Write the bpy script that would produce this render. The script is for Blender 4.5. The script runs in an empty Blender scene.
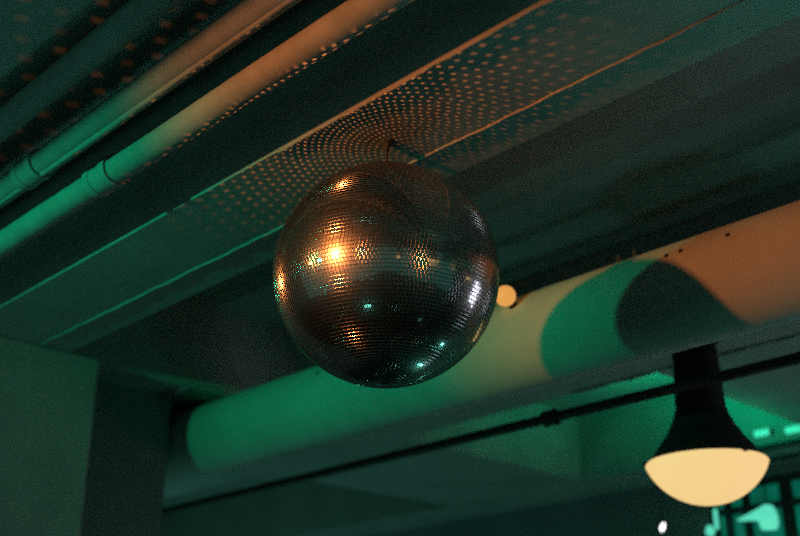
import bpy, bmesh, math, random
from mathutils import Vector, Matrix
random.seed(7)
scene = bpy.context.scene
COL = scene.collection

# ---------------------------------------------------------------- camera
# building axes: X across the ceiling beams, Y along them, Z up (metres)
F_PX, PITCH, HEAD, EYE = 1111.0, math.radians(22.8), math.radians(43.9), 1.6
cam_d = bpy.data.cameras.new('camera')
cam_d.sensor_width = 36.0
cam_d.lens = 36.0 * F_PX / 800.0
cam_d.clip_start = 0.05
cam = bpy.data.objects.new('camera', cam_d)
COL.objects.link(cam)
CAM = Vector((0, 0, EYE))
cam.location = CAM
cam.rotation_euler = (math.pi / 2 + PITCH, 0, -HEAD)
cam_d.dof.use_dof = True
cam_d.dof.focus_distance = 1.93
cam_d.dof.aperture_fstop = 2.8
scene.camera = cam

_fh = Vector((math.sin(HEAD), math.cos(HEAD), 0))
RGT = Vector((math.cos(HEAD), -math.sin(HEAD), 0))
FWD = _fh * math.cos(PITCH) + Vector((0, 0, math.sin(PITCH)))
UPV = RGT.cross(FWD)


def ray(px, py):
    return FWD + RGT * ((px - 400) / F_PX) + UPV * ((268 - py) / F_PX)


def at_depth(px, py, d):
    return CAM + ray(px, py) * d


def on_x(px, py, X):
    r = ray(px, py)
    return CAM + r * ((X - CAM.x) / r.x)


def on_z(px, py, Z):
    r = ray(px, py)
    return CAM + r * ((Z - CAM.z) / r.z)


# ---------------------------------------------------------------- world / colour
w = bpy.data.worlds.new('world')
scene.world = w
w.use_nodes = True
w.node_tree.nodes['Background'].inputs[0].default_value = (0.22, 1.0, 0.86, 1)
w.node_tree.nodes['Background'].inputs[1].default_value = 0.085
vs = scene.view_settings
vs.view_transform = 'Standard'
vs.look = 'None'
vs.gamma = 1.0
vs.exposure = 0.0
vs.use_curve_mapping = False
scene.cycles.use_denoising = False      # the grain stays, as on the photograph's film
scene.cycles.use_light_tree = True
scene.cycles.use_adaptive_sampling = False
scene.cycles.light_sampling_threshold = 0.0
scene.cycles.max_bounces = 6
scene.cycles.diffuse_bounces = 3
scene.cycles.glossy_bounces = 4
scene.cycles.caustics_reflective = False
scene.cycles.sample_clamp_indirect = 0.15

# ---------------------------------------------------------------- levels
SLAB = EYE + 1.32
BEAM = EYE + 1.02
BALL_D = 1.966
BALL_R = 0.20
BALL = at_depth(386, 275, BALL_D)


# ---------------------------------------------------------------- lights
def aim(o, d):
    o.rotation_euler = Vector(d).to_track_quat('-Z', 'Y').to_euler()


def spot(name, loc, target, color, power, angle, blend, radius=0.03):
    l = bpy.data.lights.new(name, 'SPOT')
    l.color = color
    l.energy = power
    l.spot_size = math.radians(angle)
    l.spot_blend = blend
    l.shadow_soft_size = radius
    o = bpy.data.objects.new(name, l)
    COL.objects.link(o)
    o.location = loc
    aim(o, Vector(target) - Vector(loc))
    return o


def area(name, loc, d, color, power, size, spread=180):
    l = bpy.data.lights.new(name, 'AREA')
    l.color = color
    l.energy = power
    l.shape = 'DISK'
    l.size = size
    l.spread = math.radians(spread)
    o = bpy.data.objects.new(name, l)
    COL.objects.link(o)
    o.location = loc
    aim(o, d)
    return o


WARM = (1.0, 0.28, 0.065)
GREEN = (0.0, 0.62, 0.28)
WARM_POS = Vector((-1.0, 1.34, EYE + 0.855))
GREEN_POS = Vector((-1.0, 2.04, EYE + 0.855))
WARM_AIM = Vector((2.0, 1.16, EYE + 0.84))
GREEN_AIM = Vector((2.0, 2.12, EYE + 0.84))
TEAL = (0.16, 0.80, 0.64)
FILL_LIGHTS = [(3.6, 0.9, 1.2, 180), (3.3, 2.0, 2.6, 180), (2.6, 5.0, 8.0, 180), (-0.4, 0.7, 3.0, 84), (-0.2, 2.6, 2.8, 84), (1.65, -0.1, 2.0, 66)]
# added teal fill, no known source: x, y, watts, beam spread in degrees

dw = (WARM_AIM - WARM_POS).normalized()
dg = (GREEN_AIM - GREEN_POS).normalized()
spot('warm_beam', WARM_POS + dw * 0.02, WARM_AIM, WARM, 135, 30, 1.0, 0.03)
# second spot added to brighten the ball's highlight, narrow enough to stay on it
spot('ball_boost_beam', WARM_POS + dw * 0.02, BALL, WARM, 120, 9.6, 0.35, 0.02)
spot('green_beam', GREEN_POS + dg * 0.02, GREEN_AIM, GREEN, 150, 48, 1.0, 0.03)
for x, y, pw, sp in FILL_LIGHTS:
    area('teal_fill_beam', (x, y, 0.215), (0, 0, 1), TEAL, pw, 0.2, sp)



# ---------------------------------------------------------------- materials
def new_mat(name):
    m = bpy.data.materials.new(name)
    m.use_nodes = True
    nt = m.node_tree
    return m, nt, nt.nodes['Principled BSDF']


def surf(name, c1, c2=None, rough=0.8, scale=6.0, bump=0.0, bscale=60.0, metallic=0.0, spec=0.3, stain=None):
    m, nt, b = new_mat(name)
    N, L = nt.nodes, nt.links
    c2 = c2 or tuple(v * 0.8 for v in c1)
    tc = N.new('ShaderNodeTexCoord')
    no = N.new('ShaderNodeTexNoise')
    no.inputs['Scale'].default_value = scale
    no.inputs['Detail'].default_value = 6
    no.inputs['Roughness'].default_value = 0.65
    L.new(tc.outputs['Object'], no.inputs['Vector'])
    cr = N.new('ShaderNodeValToRGB')
    cr.color_ramp.elements[0].position = 0.35
    cr.color_ramp.elements[1].position = 0.68
    cr.color_ramp.elements[0].color = (*c2, 1)
    cr.color_ramp.elements[1].color = (*c1, 1)
    L.new(no.outputs['Fac'], cr.inputs['Fac'])
    L.new(cr.outputs['Color'], b.inputs['Base Color'])
    b.inputs['Roughness'].default_value = rough
    b.inputs['Metallic'].default_value = metallic
    b.inputs['Specular IOR Level'].default_value = spec
    if bump:
        n2 = N.new('ShaderNodeTexNoise')
        n2.inputs['Scale'].default_value = bscale
        n2.inputs['Detail'].default_value = 8
        L.new(tc.outputs['Object'], n2.inputs['Vector'])
        bp = N.new('ShaderNodeBump')
        bp.inputs['Strength'].default_value = bump
        bp.inputs['Distance'].default_value = 0.004
        L.new(n2.outputs['Fac'], bp.inputs['Height'])
        L.new(bp.outputs['Normal'], b.inputs['Normal'])
    return m


def glow(name, color, strength, base=(0.6, 0.6, 0.6), rough=0.3, fall=0.0):
    m, nt, b = new_mat(name)
    N, L = nt.nodes, nt.links
    b.inputs['Base Color'].default_value = (*base, 1)
    b.inputs['Roughness'].default_value = rough
    b.inputs['Emission Color'].default_value = (*color, 1)
    b.inputs['Emission Strength'].default_value = strength
    if fall:
        tc = N.new('ShaderNodeTexCoord')
        no = N.new('ShaderNodeTexNoise')
        no.inputs['Scale'].default_value = 7
        L.new(tc.outputs['Object'], no.inputs['Vector'])
        mr = N.new('ShaderNodeMapRange')
        mr.inputs['From Min'].default_value = 0.3
        mr.inputs['From Max'].default_value = 0.7
        mr.inputs['To Min'].default_value = strength * (1 - fall)
        mr.inputs['To Max'].default_value = strength
        L.new(no.outputs['Fac'], mr.inputs['Value'])
        L.new(mr.outputs['Result'], b.inputs['Emission Strength'])
    return m


M = {}
M['slab'] = surf('ceiling_concrete', (0.40, 0.40, 0.37), (0.31, 0.31, 0.29), 0.85, 3.0, 0.25, 40)
M['beam'] = surf('beam_concrete', (0.42, 0.41, 0.38), (0.33, 0.32, 0.30), 0.8, 4.0, 0.25, 50)
M['wall'] = surf('wall_paint', (0.30, 0.31, 0.30), (0.24, 0.25, 0.24), 0.85, 2.0, 0.2, 40)
M['darkwall'] = surf('dark_wall_paint', (0.25, 0.26, 0.26), (0.20, 0.21, 0.21), 0.85, 2.0, 0.2, 40)
M['floor'] = surf('dark_floor', (0.035, 0.035, 0.035), (0.02, 0.02, 0.02), 0.6, 5.0, 0.1, 30)
M['pipe'] = surf('pipe_paint', (0.34, 0.34, 0.32), (0.26, 0.26, 0.24), 0.7, 14.0, 0.15, 90)
M['duct'] = surf('duct_paint', (0.52, 0.51, 0.46), (0.44, 0.43, 0.39), 0.75, 7.0, 0.12, 70)
M['black'] = surf('black_metal', (0.012, 0.013, 0.013), (0.008, 0.009, 0.009), 0.55, 20, 0.05, 100)
M['iron'] = surf('dark_iron', (0.06, 0.06, 0.06), (0.04, 0.04, 0.04), 0.6, 30, 0.15, 120)
M['steel'] = surf('dull_steel', (0.18, 0.18, 0.17), (0.12, 0.12, 0.12), 0.5, 30, 0.1, 120, metallic=0.6)
M['core'] = surf('ball_core_grout', (0.03, 0.03, 0.03), (0.02, 0.02, 0.02), 0.6, 60)
M['opal'] = glow('opal_glass_lit', (1.0, 0.66, 0.27), 0.90, (0.4, 0.36, 0.28), 0.55)
M['globe'] = glow('amber_globe_lit', (0.95, 0.42, 0.10), 0.8, (0.10, 0.07, 0.03), 0.4)
M['whitebulb'] = glow('white_bulb_lit', (1.0, 0.93, 0.88), 3.0)
M['greenlamp'] = glow('green_lamp_lit', (0.05, 0.80, 0.48), 0.75)
M['greenpale'] = glow('pale_green_lamp_lit', (0.12, 0.85, 0.58), 0.8)
M['greenpane'] = glow('green_lit_pane', (0.005, 0.42, 0.25), 0.4, (0.05, 0.1, 0.09), 0.2, 0.75)
M['whitepane'] = glow('daylight_pane', (0.80, 0.80, 1.0), 3.5)
M['warmlens'] = glow('warm_lens_lit', (1.0, 0.62, 0.22), 12.0)
M['greenlens'] = glow('green_lens_lit', (0.05, 0.8, 0.4), 4.0)
M['yellowlens'] = glow('amber_lens_lit', (1.0, 0.7, 0.3), 6.0)
M['fill_lens'] = glow('teal_fill_lens_lit', TEAL, 0.3)


for k in ('opal', 'globe', 'whitebulb', 'greenpale', 'greenpane', 'fill_lens'):
    M[k].cycles.emission_sampling = 'NONE'


def mirror(name, rough, glow_mix):
    m = bpy.data.materials.new(name)
    m.use_nodes = True
    nt = m.node_tree
    N, L = nt.nodes, nt.links
    for n in list(N):
        N.remove(n)
    out = N.new('ShaderNodeOutputMaterial')
    g1 = N.new('ShaderNodeBsdfGlossy')
    g1.inputs['Color'].default_value = (0.62, 0.60, 0.57, 1)
    g1.inputs['Roughness'].default_value = rough
    g2 = N.new('ShaderNodeBsdfGlossy')
    g2.inputs['Color'].default_value = (0.6, 0.57, 0.52, 1)
    g2.inputs['Roughness'].default_value = 0.28  # rough lobe added to imitate lens glow around the spotlight highlight
    mx = N.new('ShaderNodeMixShader')
    tc = N.new('ShaderNodeTexCoord')
    no = N.new('ShaderNodeTexNoise')
    no.inputs['Scale'].default_value = 25
    L.new(tc.outputs['Object'], no.inputs['Vector'])
    mr = N.new('ShaderNodeMapRange')
    mr.inputs['To Min'].default_value = glow_mix * 0.5
    mr.inputs['To Max'].default_value = glow_mix * 1.5
    L.new(no.outputs['Fac'], mr.inputs['Value'])
    L.new(mr.outputs['Result'], mx.inputs['Fac'])
    L.new(g1.outputs[0], mx.inputs[1])
    L.new(g2.outputs[0], mx.inputs[2])
    L.new(mx.outputs[0], out.inputs['Surface'])
    return m


M['tile'] = mirror('mirror_tile_glass', 0.085, 0.42)
M['tile_edge'] = mirror('mirror_tile_edge', 0.2, 0.05)


# ---------------------------------------------------------------- mesh helpers
def tag(o, label=None, cat=None, group=None, kind=None):
    if label:
        o['label'] = label
    if cat:
        o['category'] = cat
    if group:
        o['group'] = group
    if kind:
        o['kind'] = kind
    return o


def obj(name, bm, mat, parent=None, loc=None, smooth=False):
    me = bpy.data.meshes.new(name)
    bm.to_mesh(me)
    bm.free()
    if smooth:
        for p in me.polygons:
            p.use_smooth = True
    for m in (mat if isinstance(mat, (list, tuple)) else [mat]):
        me.materials.append(m)
    o = bpy.data.objects.new(name, me)
    COL.objects.link(o)
    if loc is not None:
        o.location = loc
    if parent:
        o.parent = parent
    return o


def empty(name, loc):
    o = bpy.data.objects.new(name, None)
    o.empty_display_size = 0.05
    COL.objects.link(o)
    o.location = loc
    return o


def box(bm, lo, hi, bevel=0.0):
    lo, hi = Vector(lo), Vector(hi)
    r = bmesh.ops.create_cube(bm, size=1.0)
    s = hi - lo
    c = (hi + lo) / 2
    for v in r['verts']:
        v.co = Vector((v.co.x * s.x, v.co.y * s.y, v.co.z * s.z)) + c
    if bevel:
        es = list({e for v in r['verts'] for e in v.link_edges})
        bmesh.ops.bevel(bm, geom=es, offset=bevel, segments=2, affect='EDGES', profile=0.6)
    return bm


def tube(bm, a, b, r, seg=24, r2=None, cap=True):
    a, b = Vector(a), Vector(b)
    d = b - a
    q = d.to_track_quat('Z', 'Y').to_matrix().to_4x4()
    bmesh.ops.create_cone(bm, cap_ends=cap, segments=seg, radius1=r, radius2=r if r2 is None else r2,
                          depth=d.length, matrix=Matrix.Translation((a + b) / 2) @ q)
    return bm


def path(bm, pts, r, seg=10):
    """a continuous tube through the points"""
    rings = []
    n = len(pts)
    for i, p in enumerate(pts):
        t = (Vector(pts[min(i + 1, n - 1)]) - Vector(pts[max(i - 1, 0)])).normalized()
        u = t.cross(Vector((0, 0, 1)))
        u = u.normalized() if u.length > 1e-4 else Vector((1, 0, 0))
        v = u.cross(t)
        rings.append([bm.verts.new(Vector(p) + u * math.cos(k * math.tau / seg) * r + v * math.sin(k * math.tau / seg) * r)
                      for k in range(seg)])
    for a, b in zip(rings, rings[1:]):
        for k in range(seg):
            bm.faces.new((a[k], a[(k + 1) % seg], b[(k + 1) % seg], b[k]))
    bm.faces.new(rings[0][::-1])
    bm.faces.new(rings[-1])
    bmesh.ops.recalc_face_normals(bm, faces=bm.faces)
    return bm


def lathe(bm, prof, seg=48, close_top=False, close_bot=False):
    """prof: (r, z) pairs spun about Z"""
    rings = []
    for r, z in prof:
        if r < 1e-6:
            rings.append([bm.verts.new((0, 0, z))])
        else:
            rings.append([bm.verts.new((r * math.cos(k * math.tau / seg), r * math.sin(k * math.tau / seg), z)) for k in range(seg)])
    for a, b in zip(rings, rings[1:]):
        for k in range(seg):
            k2 = (k + 1) % seg
            f = []
            for v in ([a[k], a[k2]] if len(a) > 1 else [a[0]]) + ([b[k2], b[k]] if len(b) > 1 else [b[0]]):
                f.append(v)
            if len(f) >= 3:
                bm.faces.new(f)
    if close_bot and len(rings[0]) > 1:
        bm.faces.new(rings[0][::-1])
    if close_top and len(rings[-1]) > 1:
        bm.faces.new(rings[-1])
    bmesh.ops.recalc_face_normals(bm, faces=bm.faces)
    return bm


def smooth_by_angle(o, deg=40):
    me = o.data
    for p in me.polygons:
        p.use_smooth = True
    bm = bmesh.new()
    bm.from_mesh(me)
    lim = math.radians(deg)
    for e in bm.edges:
        if len(e.link_faces) == 2 and e.calc_face_angle(0) > lim:
            e.smooth = False
    bm.to_mesh(me)
    bm.free()
    return o


# ---------------------------------------------------------------- the setting
XW, XE, YS, YN = -3.6, 4.22, -4.2, 6.2


def struct(name, lo, hi, mat, label, cat, bevel=0.0, group=None):
    return tag(obj(name, box(bmesh.new(), lo, hi, bevel), mat), label, cat, group, 'structure')


struct('floor', (XW, YS, -0.1), (XE, YN, 0.0), M['floor'], 'dark bare floor of the dim bar room', 'floor')
struct('ceiling', (XW, YS, SLAB), (XE + 0.2, YN, SLAB + 0.15), M['slab'], 'green tinted concrete ceiling slab between the beams', 'ceiling')
struct('wall_left', (XW, YN, 0), (XE, YN + 0.15, SLAB), M['wall'], 'dim painted wall beyond the cross beam', 'wall')

# beams along Y
XB = [(-0.28, 0.02), (1.12, 1.43), (2.52, 2.82), (3.92, 4.22)]
BL = ['concrete ceiling beam under the spotlight bar side', 'broad concrete ceiling beam carrying the mirror ball',
      'concrete ceiling beam carrying the glowing bowl lamp', 'concrete ceiling beam above the green lit window']
for (a, b), lab in zip(XB, BL):
    struct('ceiling_beam', (a, YS, BEAM - (0.052 if a < 0 else 0)), (b, YN, SLAB), M['beam'], lab, 'beam', 0.0015, 'concrete ceiling beams')  # unseen spotlight-side beam hangs lower, shaped to shade the beam face beyond
CB = (2.93, 3.74)
prev = XW
for k, (a, b) in enumerate(XB):
    struct('cross_beam', (prev, CB[0], BEAM + 0.002), (a, CB[1], SLAB), M['beam'],
           ['wide cross beam near the spotlight bar', 'wide cross beam where the painted pipes end',
            'wide cross beam above the large round duct end', 'wide cross beam in the bay past the bowl lamp'][k],
           'beam', 0.0, 'concrete cross beams')
    prev = b
struct('cross_beam', (2.82, 0.95, BEAM + 0.002), (3.92, 1.80, SLAB), M['beam'],
       'dark cross beam right behind the glowing bowl lamp', 'beam', 0.0, 'concrete cross beams')
# column and wall piece on the left
struct('column', (0.85, 2.86, 0), (1.53, 3.74, BEAM), M['beam'], 'square concrete column under the beam carrying the mirror ball', 'column', 0.01)
struct('wall_partition', (1.53, 3.06, 0), (1.905, 3.6, BEAM), M['darkwall'], 'dark wall piece hiding the end of the round duct', 'wall')

# ridges on the beam soffit (board marks standing proud)
def ridge(name, x, y0, y1, z, r, label, lump=0.35):
    pts = []
    n = max(8, int((y1 - y0) / 0.03))
    for i in range(n + 1):
        t = i / n
        pts.append((x + random.uniform(-1, 1) * 0.0015, y0 + (y1 - y0) * t, z - r * random.uniform(-lump, lump)))
    o = obj(name, path(bmesh.new(), pts, r, 6), M['beam'], None, None, True)
    return tag(o, label, 'trim', None, 'structure')


ridge('trim_1', 1.335, -0.6, 2.86, BEAM - 0.001, 0.0033, 'thin raised concrete seam along the beam above the mirror ball')
ridge('trim_2', 1.122, -0.6, 1.50, BEAM - 0.001, 0.004, 'rough lit lower edge of the beam above the mirror ball')

ridge('trim_3', 2.80, 0.9, 2.1, BEAM - 0.001, 0.007, 'rough lower edge of the beam carrying the bowl lamp')

# far wall with a band of green lit windows
wb = on_x(700, 545, XE).z - 0.5
WIN_Z0, WIN_Z1 = EYE + 0.30, EYE + 0.98
WIN_Y0, WIN_Y1 = on_x(830, 500, XE).y, on_x(706, 500, XE).y
bm = bmesh.new()
box(bm, (XE, YS, 0), (XE + 0.15, WIN_Y0, SLAB))
box(bm, (XE, WIN_Y1, 0), (XE + 0.15, YN, SLAB))
box(bm, (XE, WIN_Y0, 0), (XE + 0.15, WIN_Y1, WIN_Z0))
box(bm, (XE, WIN_Y0, WIN_Z1), (XE + 0.15, WIN_Y1, SLAB))
tag(obj('wall_far', bm, M['darkwall']), 'dark far wall with a green lit window opening', 'wall', None, 'structure')
win = empty('window_1', (XE, (WIN_Y0 + WIN_Y1) / 2, WIN_Z0))
tag(win, 'green lit window behind the glowing bowl lamp', 'window', None, 'structure')
Wl = Vector(win.location)
fr = bmesh.new()
t = 0.028
box(fr, Vector((XE + 0.02, WIN_Y0, WIN_Z0)) - Wl, Vector((XE + 0.10, WIN_Y0 + t, WIN_Z1)) - Wl)
box(fr, Vector((XE + 0.02, WIN_Y1 - t, WIN_Z0)) - Wl, Vector((XE + 0.10, WIN_Y1, WIN_Z1)) - Wl)
box(fr, Vector((XE + 0.02, WIN_Y0, WIN_Z0)) - Wl, Vector((XE + 0.10, WIN_Y1, WIN_Z0 + t)) - Wl)
box(fr, Vector((XE + 0.02, WIN_Y0, WIN_Z1 - t)) - Wl, Vector((XE + 0.10, WIN_Y1, WIN_Z1)) - Wl)
obj('window_frame', fr, M['iron'], win)
zbar = on_x(775, 503, XE).z
obj('glazing_bar', box(bmesh.new(), Vector((XE + 0.02, WIN_Y0, zbar - 0.012)) - Wl, Vector((XE + 0.09, WIN_Y1, zbar + 0.012)) - Wl), M['iron'], win)
bars = [on_x(p, 490, XE).y for p in (823, 781, 740, 721)]
ys = [WIN_Y0] + bars + [WIN_Y1]
wd = [0.02, 0.05, 0.03, 0.03]
for yb, ww in zip(bars, wd):
    obj('mullion', box(bmesh.new(), Vector((XE + 0.03, yb - ww / 2, WIN_Z0)) - Wl, Vector((XE + 0.08, yb + ww / 2, WIN_Z1)) - Wl), M['iron'], win)
for a, b in zip(ys, ys[1:]):
    for z0, z1 in ((WIN_Z0, zbar), (zbar, WIN_Z1)):
        obj('pane', box(bmesh.new(), Vector((XE + 0.05, a, z0)) - Wl, Vector((XE + 0.096, b, z1)) - Wl), M['greenpane'], win)

# ---------------------------------------------------------------- mirror ball
ball = empty('mirror_ball', BALL)
tag(ball, 'mirror ball of small square tiles hanging under the broad beam', 'disco ball')
bm = bmesh.new()
bmesh.ops.create_uvsphere(bm, u_segments=96, v_segments=64, radius=BALL_R - 0.0035)
obj('ball_core', bm, M['core'], ball, None, True)
ROWS = 96
STEP = math.pi / ROWS
SIDE = BALL_R * STEP
CAMDIR = (CAM - BALL).normalized()
tiles = []   # (centre, normal, matrix, half width)
for i in range(1, ROWS - 1):
    lat = -math.pi / 2 + (i + 0.5) * STEP
    n = max(4, int(round(math.tau * math.cos(lat) / STEP)))
    off = (i * 0.37) % 1 * math.tau / n * 0.25
    hw = BALL_R * math.cos(lat) * math.pi / n * 0.975
    hh = SIDE / 2 * 0.975
    for k in range(n):
        lon = k * math.tau / n + off
        nrm = Vector((math.cos(lat) * math.cos(lon), math.cos(lat) * math.sin(lon), math.sin(lat)))
        e = Vector((-math.sin(lon), math.cos(lon), 0))
        u = nrm.cross(e)
        j = Matrix.Rotation(random.gauss(0, 0.003), 3, e) @ Matrix.Rotation(random.gauss(0, 0.003), 3, u)
        n2 = (j @ nrm).normalized()
        e2 = (e - n2 * e.dot(n2)).normalized()
        u2 = n2.cross(e2)
        mt = Matrix(((e2.x, u2.x, n2.x, nrm.x * BALL_R), (e2.y, u2.y, n2.y, nrm.y * BALL_R),
                     (e2.z, u2.z, n2.z, nrm.z * BALL_R), (0, 0, 0, 1)))
        tiles.append((nrm * BALL_R, n2, mt, hw, hh, i))


def tile_geo(hw, hh):
    """square of mirror glass with a ground (rounded) edge: verts and faces, face 0 is the mirror"""
    c = 0.00055
    ins = [c, c * 0.5, c * 0.13, 0.0]
    dep = [0.0, -c * 0.13, -c * 0.5, -c * 1.4]
    vs_, fs = [], [(0, 1, 2, 3)]
    for a, d in zip(ins, dep):
        for sx, sy in ((-1, -1), (1, -1), (1, 1), (-1, 1)):
            vs_.append(Vector((sx * (hw - a), sy * (hh - a), d)))
    for r in range(3):
        for k in range(4):
            k2 = (k + 1) % 4
            fs.append((4 * (r + 1) + k, 4 * (r + 1) + k2, 4 * r + k2, 4 * r + k))
    return vs_, fs


order = sorted(range(len(tiles)), key=lambda q: -tiles[q][1].dot(CAMDIR))
near = set(order[:300])
row_mesh = {}
V, Fc, MI = [], [], []
for q, (c, n, mt, hw, hh, i) in enumerate(tiles):
    vs_, fs = tile_geo(hw, hh)
    if q in near:
        if i not in row_mesh:
            me = bpy.data.meshes.new('mirror_tile')
            me.from_pydata(vs_, [], fs)
            me.materials.append(M['tile'])
            me.materials.append(M['tile_edge'])
            me.polygons.foreach_set('material_index', [0] + [1] * (len(fs) - 1))
            row_mesh[i] = me
        o = bpy.data.objects.new('mirror_tile', row_mesh[i])
        COL.objects.link(o)
        o.parent = ball
        o.matrix_local = mt
    else:
        b0 = len(V)
        V += [mt @ v for v in vs_]
        Fc += [tuple(b0 + k for k in f) for f in fs]
        MI += [0] + [1] * (len(fs) - 1)
me = bpy.data.meshes.new('mirror_tiles')
me.from_pydata(V, [], Fc)
me.materials.append(M['tile'])
me.materials.append(M['tile_edge'])
me.polygons.foreach_set('material_index', MI)
o = bpy.data.objects.new('mirror_tiles', me)
COL.objects.link(o)
o.parent = ball
o['kind'] = 'stuff'
# top cap, eye ring, rod, ceiling plate
obj('top_cap', lathe(bmesh.new(), [(0.03, 0.196), (0.03, 0.206), (0.012, 0.210), (0, 0.211)], 24), M['steel'], ball)
top = BEAM - BALL.z
obj('hanging_rod', tube(bmesh.new(), (0, 0, 0.208), (0, 0, top), 0.003, 10), M['iron'], ball)
obj('ceiling_hook', lathe(bmesh.new(), [(0, top), (0.014, top), (0.014, top - 0.004), (0.006, top - 0.012), (0.005, top - 0.02), (0, top - 0.021)], 16), M['iron'], ball)

# added point lamp at the ball's lit shoulder stands in for the tile reflections;
# for every direction the nodes find the tile whose normal reflects the spotlight that way
GLINT = 75.0


def tile_glint_lamp():
    la, lo = math.radians(62), math.radians(182)
    nc = Vector((math.cos(la) * math.cos(lo), math.cos(la) * math.sin(lo), math.sin(la)))
    org = BALL + nc * (BALL_R + 0.008)
    ldir = (WARM_POS - BALL).normalized()
    l = bpy.data.lights.new('tile_glint_lamp', 'POINT')
    l.color = WARM
    l.energy = GLINT / 12.0
    l.shadow_soft_size = 0.0
    l.use_nodes = True
    N, L = l.node_tree.nodes, l.node_tree.links

    def put(node, idx, v):
        if isinstance(v, (int, float)):
            node.inputs[idx].default_value = v
        elif isinstance(v, (tuple, Vector)):
            node.inputs[idx].default_value = tuple(v)
        else:
            L.new(v, node.inputs[idx])

    def mth(op, a, b=0.0, c=0.0):
        n = N.new('ShaderNodeMath')
        n.operation = op
        put(n, 0, a)
        put(n, 1, b)
        put(n, 2, c)
        return n.outputs[0]

    def vec(op, a, b=None, scale=None):
        n = N.new('ShaderNodeVectorMath')
        n.operation = op
        put(n, 0, a)
        if b is not None:
            put(n, 1, b)
        if scale is not None:
            put(n, 3, scale)
        return n.outputs['Value'] if op in ('LENGTH', 'DOT_PRODUCT') else n.outputs[0]

    def zof(v):
        n = N.new('ShaderNodeSeparateXYZ')
        put(n, 0, v)
        return n.outputs[2]

    om = N.new('ShaderNodeNewGeometry').outputs['Incoming']
    oz = mth('MAXIMUM', zof(om), 0.02)
    # point of the soffit plane, relative to the ball centre
    h = vec('ADD', vec('SCALE', om, None, mth('DIVIDE', BEAM - org.z, oz)), org - BALL)
    n = vec('NORMALIZE', vec('ADD', vec('NORMALIZE', h), ldir))
    for k in range(6):
        out = vec('NORMALIZE', vec('SUBTRACT', h, vec('SCALE', n, None, BALL_R)))
        f = vec('NORMALIZE', vec('ADD', out, ldir))
        n = vec('NORMALIZE', vec('ADD', n, f))
    way = vec('SUBTRACT', h, vec('SCALE', n, None, BALL_R))
    dist = vec('LENGTH', way)
    rz = mth('DIVIDE', mth('MAXIMUM', zof(way), 0.0), dist)
    sep = N.new('ShaderNodeSeparateXYZ')
    put(sep, 0, n)
    lat = mth('ARCSINE', sep.outputs[2])
    lon = mth('ARCTAN2', sep.outputs[1], sep.outputs[0])
    lon = mth('ADD', lon, mth('MULTIPLY', mth('LESS_THAN', lon, 0.0), math.tau))
    v = mth('DIVIDE', mth('ADD', lat, math.pi / 2), STEP)
    row = mth('FLOOR', v)
    latc = mth('SUBTRACT', mth('MULTIPLY', mth('ADD', row, 0.5), STEP), math.pi / 2)
    cols = mth('ROUND', mth('MULTIPLY', mth('COSINE', latc), math.tau / STEP))
    off = mth('MULTIPLY', mth('FRACT', mth('MULTIPLY', row, 0.37)), 0.25)
    u = mth('SUBTRACT', mth('MULTIPLY', lon, mth('DIVIDE', cols, math.tau)), off)
    du = mth('ABSOLUTE', mth('SUBTRACT', mth('FRACT', mth('ADD', u, 0.5)), 0.5))
    dv = mth('ABSOLUTE', mth('SUBTRACT', mth('SUBTRACT', v, row), 0.5))
    fac = mth('GREATER_THAN', zof(om), 0.03)
    for d in (du, dv):
        mr = N.new('ShaderNodeMapRange')
        put(mr, 0, d)
        put(mr, 1, 0.25)
        put(mr, 2, 0.10)
        fac = mth('MULTIPLY', mr.outputs[0], fac)
    # dot brightness differs a little at random from tile to tile
    cell = N.new('ShaderNodeCombineXYZ')
    put(cell, 0, mth('FLOOR', mth('ADD', u, 0.5)))
    put(cell, 1, row)
    wn = N.new('ShaderNodeTexWhiteNoise')
    put(wn, 0, cell.outputs[0])
    fac = mth('MULTIPLY', fac, mth('ADD', mth('MULTIPLY', wn.outputs['Value'], 0.7), 0.5))
    # the mirror takes less of the spotlight when turned from it; the beams widen on their way
    fac = mth('MULTIPLY', fac, mth('MAXIMUM', vec('DOT_PRODUCT', n, ldir), 0.0))
    fac = mth('MULTIPLY', fac, mth('DIVIDE', rz, oz))
    wide = mth('DIVIDE', dist, 0.27)
    fac = mth('DIVIDE', fac, mth('ADD', 1.0, mth('POWER', wide, 4.0)))
    cut = N.new('ShaderNodeMapRange')
    put(cut, 0, dist)
    put(cut, 1, 0.28)
    put(cut, 2, 0.6)
    put(cut, 3, 1.0)
    put(cut, 4, 0.12)
    fac = mth('MULTIPLY', fac, cut.outputs[0])
    fo = N.new('ShaderNodeLightFalloff')
    put(fo, 0, 12.0)
    tp = mth('DIVIDE', BEAM - org.z, oz)      # the beams go on widening past the soffit
    fac = mth('MULTIPLY', fac, mth('MULTIPLY', tp, tp))
    L.new(mth('MULTIPLY', fac, fo.outputs['Quadratic']), N['Emission'].inputs['Strength'])
    o = bpy.data.objects.new('tile_glint_lamp', l)
    COL.objects.link(o)
    o.location = org


tile_glint_lamp()

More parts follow.
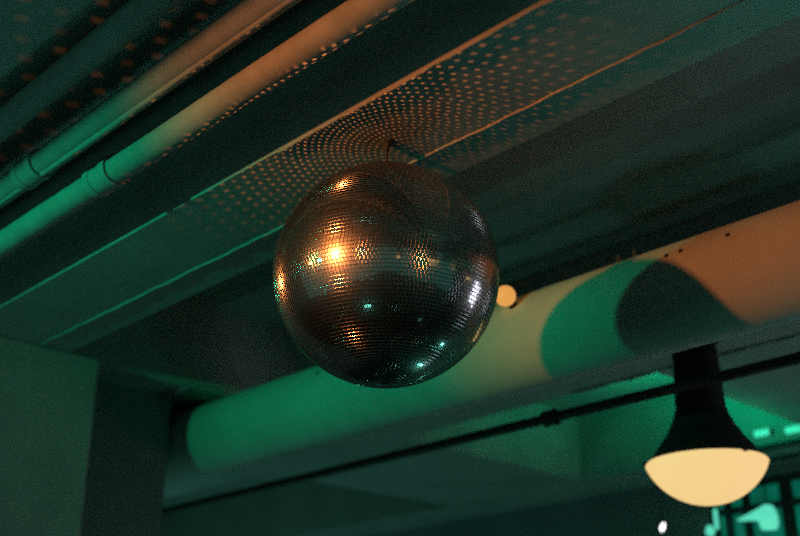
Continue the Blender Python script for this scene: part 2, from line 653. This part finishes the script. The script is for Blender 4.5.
# ---------------------------------------------------------------- pipes along the beams
def long_pipe(name, x, z, r, y0, y1, mat, couplings, label, cat, group=None, fat=1.0):
    root = empty(name, (x, y0, z))
    bm = bmesh.new()
    n = 40
    path(bm, [(0, (y1 - y0) * i / n, 0) for i in range(n + 1)], r, 28)
    smooth_by_angle(obj('pipe_run', bm, mat, root), 50)
    for yc in couplings:
        b = bmesh.new()
        L = r * 1.5
        rp = r
        r = r * fat
        prof = [(rp * 0.98, -L), (r * 1.18, -L), (r * 1.22, -L * 0.7), (r * 1.22, -L * 0.5), (r * 1.12, -L * 0.45), (r * 1.12, L * 0.45),
                (r * 1.22, L * 0.5), (r * 1.22, L * 0.7), (r * 1.18, L), (rp * 0.98, L)]
        lathe(b, prof, 28)
        bmesh.ops.rotate(b, verts=b.verts, matrix=Matrix.Rotation(math.pi / 2, 3, 'X'))
        r = rp
        c = obj('coupling', b, mat, root, (0, yc - y0, 0))
        smooth_by_angle(c, 35)
    return tag(root, label, cat, group)


def y_at(px, py, X):
    return on_x(px, py, X).y


def pipe_xz(px, py, z):
    p = on_z(px, py, EYE + z)
    return p.x, EYE + z


P2 = pipe_xz(200, 116, 1.04)
P1 = pipe_xz(100, 122, 1.075)
P0 = pipe_xz(88, 55, 1.12)
long_pipe('ceiling_pipe', P2[0], P2[1], 0.028, -2.4, 2.93, M['pipe'], [y_at(108, 163, P2[0])],
          'painted ceiling pipe closest to the mirror ball beam', 'pipe', 'painted ceiling pipes')
long_pipe('ceiling_pipe', P1[0], P1[1], 0.027, -2.4, 2.93, M['pipe'], [y_at(36, 152, P1[0])],
          'painted ceiling pipe running in the middle of three', 'pipe', 'painted ceiling pipes')
long_pipe('ceiling_pipe', P0[0], P0[1], 0.027, -2.4, 2.93, M['pipe'], [0.4],
          'dark ceiling pipe hung higher than its two neighbours', 'pipe', 'painted ceiling pipes')
for px, py, z, lab in ((262, 84, 1.03, 'thin conduit beside the pipe closest to the mirror ball'),
                       (205, 60, 1.05, 'thin conduit between the two green ended pipes')):
    x, zz = pipe_xz(px, py, z)
    b = path(bmesh.new(), [(x, -2.4 + 5.33 * i / 30, zz + 0.002 * math.sin(i * 1.3)) for i in range(31)], 0.007, 10)
    tag(obj('conduit', b, M['pipe'], None, None, True), lab, 'conduit', 'thin conduits')

# round duct
DX, DZ, DR = 2.05, EYE + 0.901, 0.117
duct = empty('round_duct', (DX, -2.6, DZ))
tag(duct, 'large round duct behind the mirror ball, lit green and orange', 'duct')
smooth_by_angle(obj('duct_pipe', path(bmesh.new(), [(0, 8.8 * i / 60, 0) for i in range(61)], DR, 64), M['duct'], duct), 60)
for px, py in ((619, 262), (635, 256), (270, 372), (860, 170)):
    y = y_at(px, py, DX) + 2.6
    obj('hanger_lug', tube(bmesh.new(), (0, y, DR - 0.003), (0, y, DR + 0.03), 0.006, 8), M['iron'], duct)
for px, py in ((738, 231), (676, 240), (690, 236), (330, 372)):
    p = on_x(px, py, DX - DR * 0.5)
    y = p.y + 2.6
    ang = math.radians(152)
    d = Vector((math.cos(ang), 0, math.sin(ang)))
    obj('screw', tube(bmesh.new(), d * (DR - 0.002) + Vector((0, y, 0)), d * (DR + 0.004) + Vector((0, y, 0)), 0.0045, 8), M['iron'], duct)

# thin dark pipe under the lamp beam
TPX, TPZ = 2.45, on_x(600, 406, 2.45).z
long_pipe('thin_pipe', TPX, TPZ, 0.0145, -2.6, 4.4, M['iron'], [y_at(551, 420, TPX)],
          'thin dark pipe crossing in front of the bowl lamp neck', 'pipe', None, 1.35)


# ---------------------------------------------------------------- bowl pendant lamp
def bowl_lamp(loc, label, group):
    """root at the mount on the beam soffit; the lamp hangs down"""
    root = empty('bowl_lamp', loc)
    tag(root, label, 'lamp', group)
    R = 0.158
    zr = LAMP_RIM - BEAM          # rim below the soffit
    obj('canopy', lathe(bmesh.new(), [(0, 0), (0.075, 0), (0.075, -0.012), (0.066, -0.03), (0.05, -0.036), (0, -0.037)], 40), M['black'], root, None, True)
    nk = lathe(bmesh.new(), [(0.05, -0.035), (0.060, -0.05), (0.064, zr + 0.20), (0.066, zr + 0.145), (0.069, zr + 0.12)], 48, True, True)
    smooth_by_angle(obj('neck', nk, M['black'], root), 50)
    sh = [(0.068, zr + 0.142), (0.075, zr + 0.12), (0.090, zr + 0.09), (0.108, zr + 0.062), (0.128, zr + 0.035), (0.142, zr + 0.012), (0.145, zr + 0.002), (0.138, zr - 0.002)]
    hs = obj('shade', lathe(bmesh.new(), sh, 64), M['black'], root)
    smooth_by_angle(hs, 60)
    for a in (-1.19, -1.19 + 2.094, -1.19 + 4.189):
        d = RGT * math.cos(a) - Vector((_fh.x, _fh.y, 0)) * math.sin(a) * -1
        obj('thumb_screw', tube(bmesh.new(), d * 0.136 + Vector((0, 0, zr + 0.006)), d * 0.164 + Vector((0, 0, zr + 0.002)), 0.006, 10), M['black'], root)
    bp = [(0.130, zr + 0.004), (R - 0.004, zr + 0.003), (R, zr - 0.002)]
    th = math.radians(68)
    for i in range(1, 17):
        a = th * (1 - i / 16)
        bp.append((R * math.sin(a) / math.sin(th) if i < 16 else 0, zr - 0.004 - 0.104 * (math.cos(a) - math.cos(th)) / (1 - math.cos(th))))
    obj('glass_bowl', lathe(bmesh.new(), bp, 72), M['opal'], root, None, True)
    return root


LP = at_depth(706.5, 463.5, 2.92)
LAMP_RIM = LP.z
bowl_lamp((LP.x, LP.y, BEAM), 'black bowl lamp with glowing opal glass hanging beyond the duct', None)
for (x, y), lab in (((1.275, -0.3), 'matching bowl lamp hung on the mirror ball beam'),
                    ((-0.13, -0.9), 'matching bowl lamp hung on the spotlight side beam'),
                    ((2.67, -0.25), 'matching bowl lamp further along the same beam'),
                    ((2.67, -2.0), 'matching bowl lamp at the end of the beam'),
                    ((-0.13, -2.5), 'matching bowl lamp in the dark room corner')):
    tgt = BEAM - (0.052 if x < 0 else 0)
    bowl_lamp((x, y, tgt), lab, None)

# ---------------------------------------------------------------- small lights
gr = ray(505.3, 296)
gd = 1.8
while math.hypot(CAM.x + gr.x * gd - DX, CAM.z + gr.z * gd - DZ) > DR + 0.034:
    gd += 0.002
gp = CAM + gr * gd
g = empty('globe_bulb', gp)
tag(g, 'small round amber globe bulb glowing beside the mirror ball', 'bulb')
bm = bmesh.new()
bmesh.ops.create_uvsphere(bm, u_segments=32, v_segments=20, radius=10.6 / F_PX * gd)
obj('globe', bm, M['globe'], g, None, True)
dd = Vector((DX - gp.x, 0, DZ - gp.z)).normalized()
obj('socket', tube(bmesh.new(), dd * 0.019, dd * 0.036, 0.011, 20), M['black'], g)

wp = on_x(662.5, 527.5, 3.95)
g = empty('candle_bulb', wp)
tag(g, 'tiny white candle bulb glowing below the bowl lamp', 'bulb')
b = lathe(bmesh.new(), [(0, -0.018), (0.005, -0.014), (0.0085, -0.004), (0.0085, 0.006), (0.006, 0.014), (0.003, 0.019), (0, 0.021)], 20)
bmesh.ops.rotate(b, verts=b.verts, matrix=Matrix.Rotation(math.radians(25), 3, FWD))
obj('bulb_glass', b, M['whitebulb'], g, None, True)
obj('cord', path(bmesh.new(), [(0, 0, 0.016), (0.004, 0, 0.05), (0.004, 0, BEAM - wp.z)], 0.002, 6), M['black'], g)

# green lamps on the beam above the window
for px, py, ln, lab in ((762, 433, 0.055, 'short green tube lamp on the window beam'),
                        (794, 429.5, 0.06, 'green tube lamp next to the short one on the window beam')):
    p = on_x(px, py, XB[3][0] - 0.02)
    g = empty('tube_lamp', p)
    tag(g, lab, 'lamp')
    b = path(bmesh.new(), [(0, -ln / 2 + ln * i / 8, 0) for i in range(9)], 0.014, 16)
    obj('tube', b, M['greenlamp'], g, None, True)
    obj('fitting', box(bmesh.new(), (0.008, -ln / 2 - 0.01, -0.012), (0.022, ln / 2 + 0.01, 0.012), 0.003), M['black'], g)
# dark rails in front of the window top
for px, py, lab in ((770, 447, 'dark rail just under the window beam'), (770, 460, 'dark rail lower in front of the window')):
    p = on_x(px, py, 3.80 if py < 450 else 3.88)
    rx = 3.80 if py < 450 else 3.88
    rail = empty('window_rail', (rx, 1.2, p.z))
    tag(rail, lab, 'rail')
    obj('rail_bar', path(bmesh.new(), [(0, 1.28 * i / 10, 0) for i in range(11)], 0.011, 12), M['iron'], rail, None, True)
    for y in (0.1, 1.2):
        obj('bracket', tube(bmesh.new(), (0, y, 0), (XE - 0.002 - rx, y, 0.0), 0.005, 8), M['iron'], rail)
# pale green glass lamp hanging before the window
p = on_x(768, 516, 3.9)
g = empty('glass_lamp', p)
tag(g, 'pale green glass lamp with pointed end before the window', 'lamp')
b = lathe(bmesh.new(), [(0, -0.05), (0.030, -0.048), (0.036, -0.02), (0.034, 0.01), (0.024, 0.035), (0.010, 0.042), (0, 0.043)], 24)
gl = obj('glass_body', b, M['greenpale'], g, None, True)
b = bmesh.new()
tube(b, (0, 0.015, 0.012), (0, 0.125, 0.0), 0.026, 20, 0.004)
obj('glass_spout', b, M['greenpale'], g, None, True)
obj('cord', path(bmesh.new(), [(0, 0, 0.04), (0, 0, 0.2), (0, 0, BEAM - p.z)], 0.003, 8), M['black'], g)
# two slim green bottles-like tubes lower down
for px, py, h, r, lab in ((716, 519, 0.09, 0.009, 'slim upright green neon tube beside the window'),
                          (710, 531, 0.05, 0.018, 'stubby green neon tube beside the window')):
    p = on_x(px, py, XE - 0.03)
    g = empty('neon_tube', p)
    tag(g, lab, 'lamp')
    obj('glowing_tube', lathe(bmesh.new(), [(0, -h / 2), (r, -h / 2 + r * .5), (r, h / 2 - r), (r * .6, h / 2 - r * .3), (0, h / 2)], 16), M['greenpale'], g, None, True)
    obj('clip', box(bmesh.new(), (0, -0.006, -0.006), (0.03, 0.006, 0.006)), M['iron'], g)


# ---------------------------------------------------------------- stage lights behind the viewer (seen in the mirror tiles)
def par_can(loc, d, lens, label):
    root = empty('par_can', loc)
    tag(root, label, 'spotlight', 'par can spotlights on the lighting bar')
    q = Vector(d).to_track_quat('Z', 'Y').to_matrix()
    body = lathe(bmesh.new(), [(0, -0.24), (0.03, -0.238), (0.045, -0.2), (0.055, -0.12), (0.058, 0.0), (0.054, 0.0), (0.048, -0.1)], 32)
    bmesh.ops.rotate(body, verts=body.verts, matrix=q)
    smooth_by_angle(obj('housing', body, M['black'], root), 40)
    ln = lathe(bmesh.new(), [(0, -0.095), (0.048, -0.1)], 32)
    bmesh.ops.rotate(ln, verts=ln.verts, matrix=q)
    obj('lens', ln, lens, root)
    back = Vector(d).normalized() * -0.08
    obj('yoke', path(bmesh.new(), [back + Vector((0, -0.096, 0)), back + Vector((0, -0.096, 0.08)), back + Vector((0, -0.03, 0.09)),
                                   back + Vector((0, 0.06, 0.125)), back + Vector((0, 0.096, 0.08)), back + Vector((0, 0.096, 0))], 0.005, 8), M['black'], root)
    return root


par_can(WARM_POS, dw, M['warmlens'], 'black par can with a bright warm lens on the lighting bar')
par_can(GREEN_POS, dg, M['greenlens'], 'black par can with a green lens on the lighting bar')
YPOS = Vector((-1.0, 2.55, EYE + 0.92))
par_can(YPOS, (BALL - YPOS).normalized(), M['yellowlens'], 'black par can with a dim amber lens on the lighting bar')
bar = empty('lighting_bar', (-1.08, 0.5, EYE + 1.065))
tag(bar, 'long black lighting bar carrying the par cans', 'bar')
obj('bar_tube', path(bmesh.new(), [(0, 0.24 * i, 0.01) for i in range(11)], 0.016, 12), M['black'], bar, None, True)
for y in (0.2, 2.1):
    obj('drop_rod', tube(bmesh.new(), (0, y, 0.01), (0, y, SLAB - EYE - 1.065), 0.006, 8), M['black'], bar)
FILL_LABELS = ['round black fill uplight added under the window with rails', 'round black fill uplight added below the bowl lamp bay',
       'round black fill uplight added past the cross beam', 'deep black fill uplight added under the pipes, shining straight up',
       'deep black fill uplight added near the column, shining straight up',
       'deep black fill uplight added between ball beam and duct, shining straight up']
for (x, y, pw, sp), lab in zip(FILL_LIGHTS, FILL_LABELS):  # unseen fill fittings, added to lift the dark ceiling
    u = empty('fill_uplight', (x, y, 0))
    tag(u, lab, 'uplight', 'added teal fill uplights')
    zt = 0.205 if sp > 90 else 0.36  # taller can for narrow fill, shaped to keep its lens out of the ball
    obj('can', lathe(bmesh.new(), [(0, 0), (0.13, 0), (0.14, 0.02), (0.135, zt - 0.005), (0.12, zt), (0.118, 0.19)], 28), M['black'], u, None, True)
    obj('lens', lathe(bmesh.new(), [(0, 0.195), (0.118, 0.19)], 28), M['fill_lens'], u)

fl = on_x(703, 440, 3.45)
g = empty('green_flood', fl)
tag(g, 'small green flood lamp behind the bowl lamp', 'lamp')
obj('housing', box(bmesh.new(), (-0.05, -0.05, -0.03), (0.05, 0.05, 0.0), 0.006), M['black'], g)
obj('lens', box(bmesh.new(), (-0.042, -0.042, 0.0), (0.042, 0.042, 0.004)), M['greenlamp'], g)
obj('cord', path(bmesh.new(), [(0.045, 0.045, -0.01), (0.06, 0.06, 0.02), (0.06, 0.06, SLAB - fl.z)], 0.003, 6), M['black'], g)
area('green_flood_beam', fl + Vector((0, 0, 0.008)), (0, 0, 1), GREEN, 7.5, 0.08)

# bright screen on a stand to the right of the mirror ball (seen as white tiles)
sd = (RGT * 0.966 + _fh * 0.224 + Vector((0, 0, -0.132))).normalized()
sp = BALL + sd * 2.6
scr = empty('screen_stand', (sp.x, sp.y, 0))
tag(scr, 'white lit screen on a black floor stand', 'screen')
rot = Matrix.Rotation(math.atan2(sd.y, sd.x), 3, 'Z')
b = box(bmesh.new(), (0.02, -0.24, sp.z - 0.36), (0.06, 0.24, sp.z + 0.36), 0.006)
bmesh.ops.rotate(b, verts=b.verts, matrix=rot)
obj('casing', b, M['black'], scr)
b = box(bmesh.new(), (0.012, -0.22, sp.z - 0.34), (0.019, 0.22, sp.z + 0.34))
bmesh.ops.rotate(b, verts=b.verts, matrix=rot)
obj('display', b, M['whitepane'], scr)
obj('post', tube(bmesh.new(), rot @ Vector((0.05, 0, 0.02)), rot @ Vector((0.05, 0, sp.z - 0.34)), 0.025, 16), M['black'], scr)
obj('foot', lathe(bmesh.new(), [(0, 0), (0.22, 0), (0.21, 0.02), (0.03, 0.03), (0, 0.03)], 32), M['black'], scr)
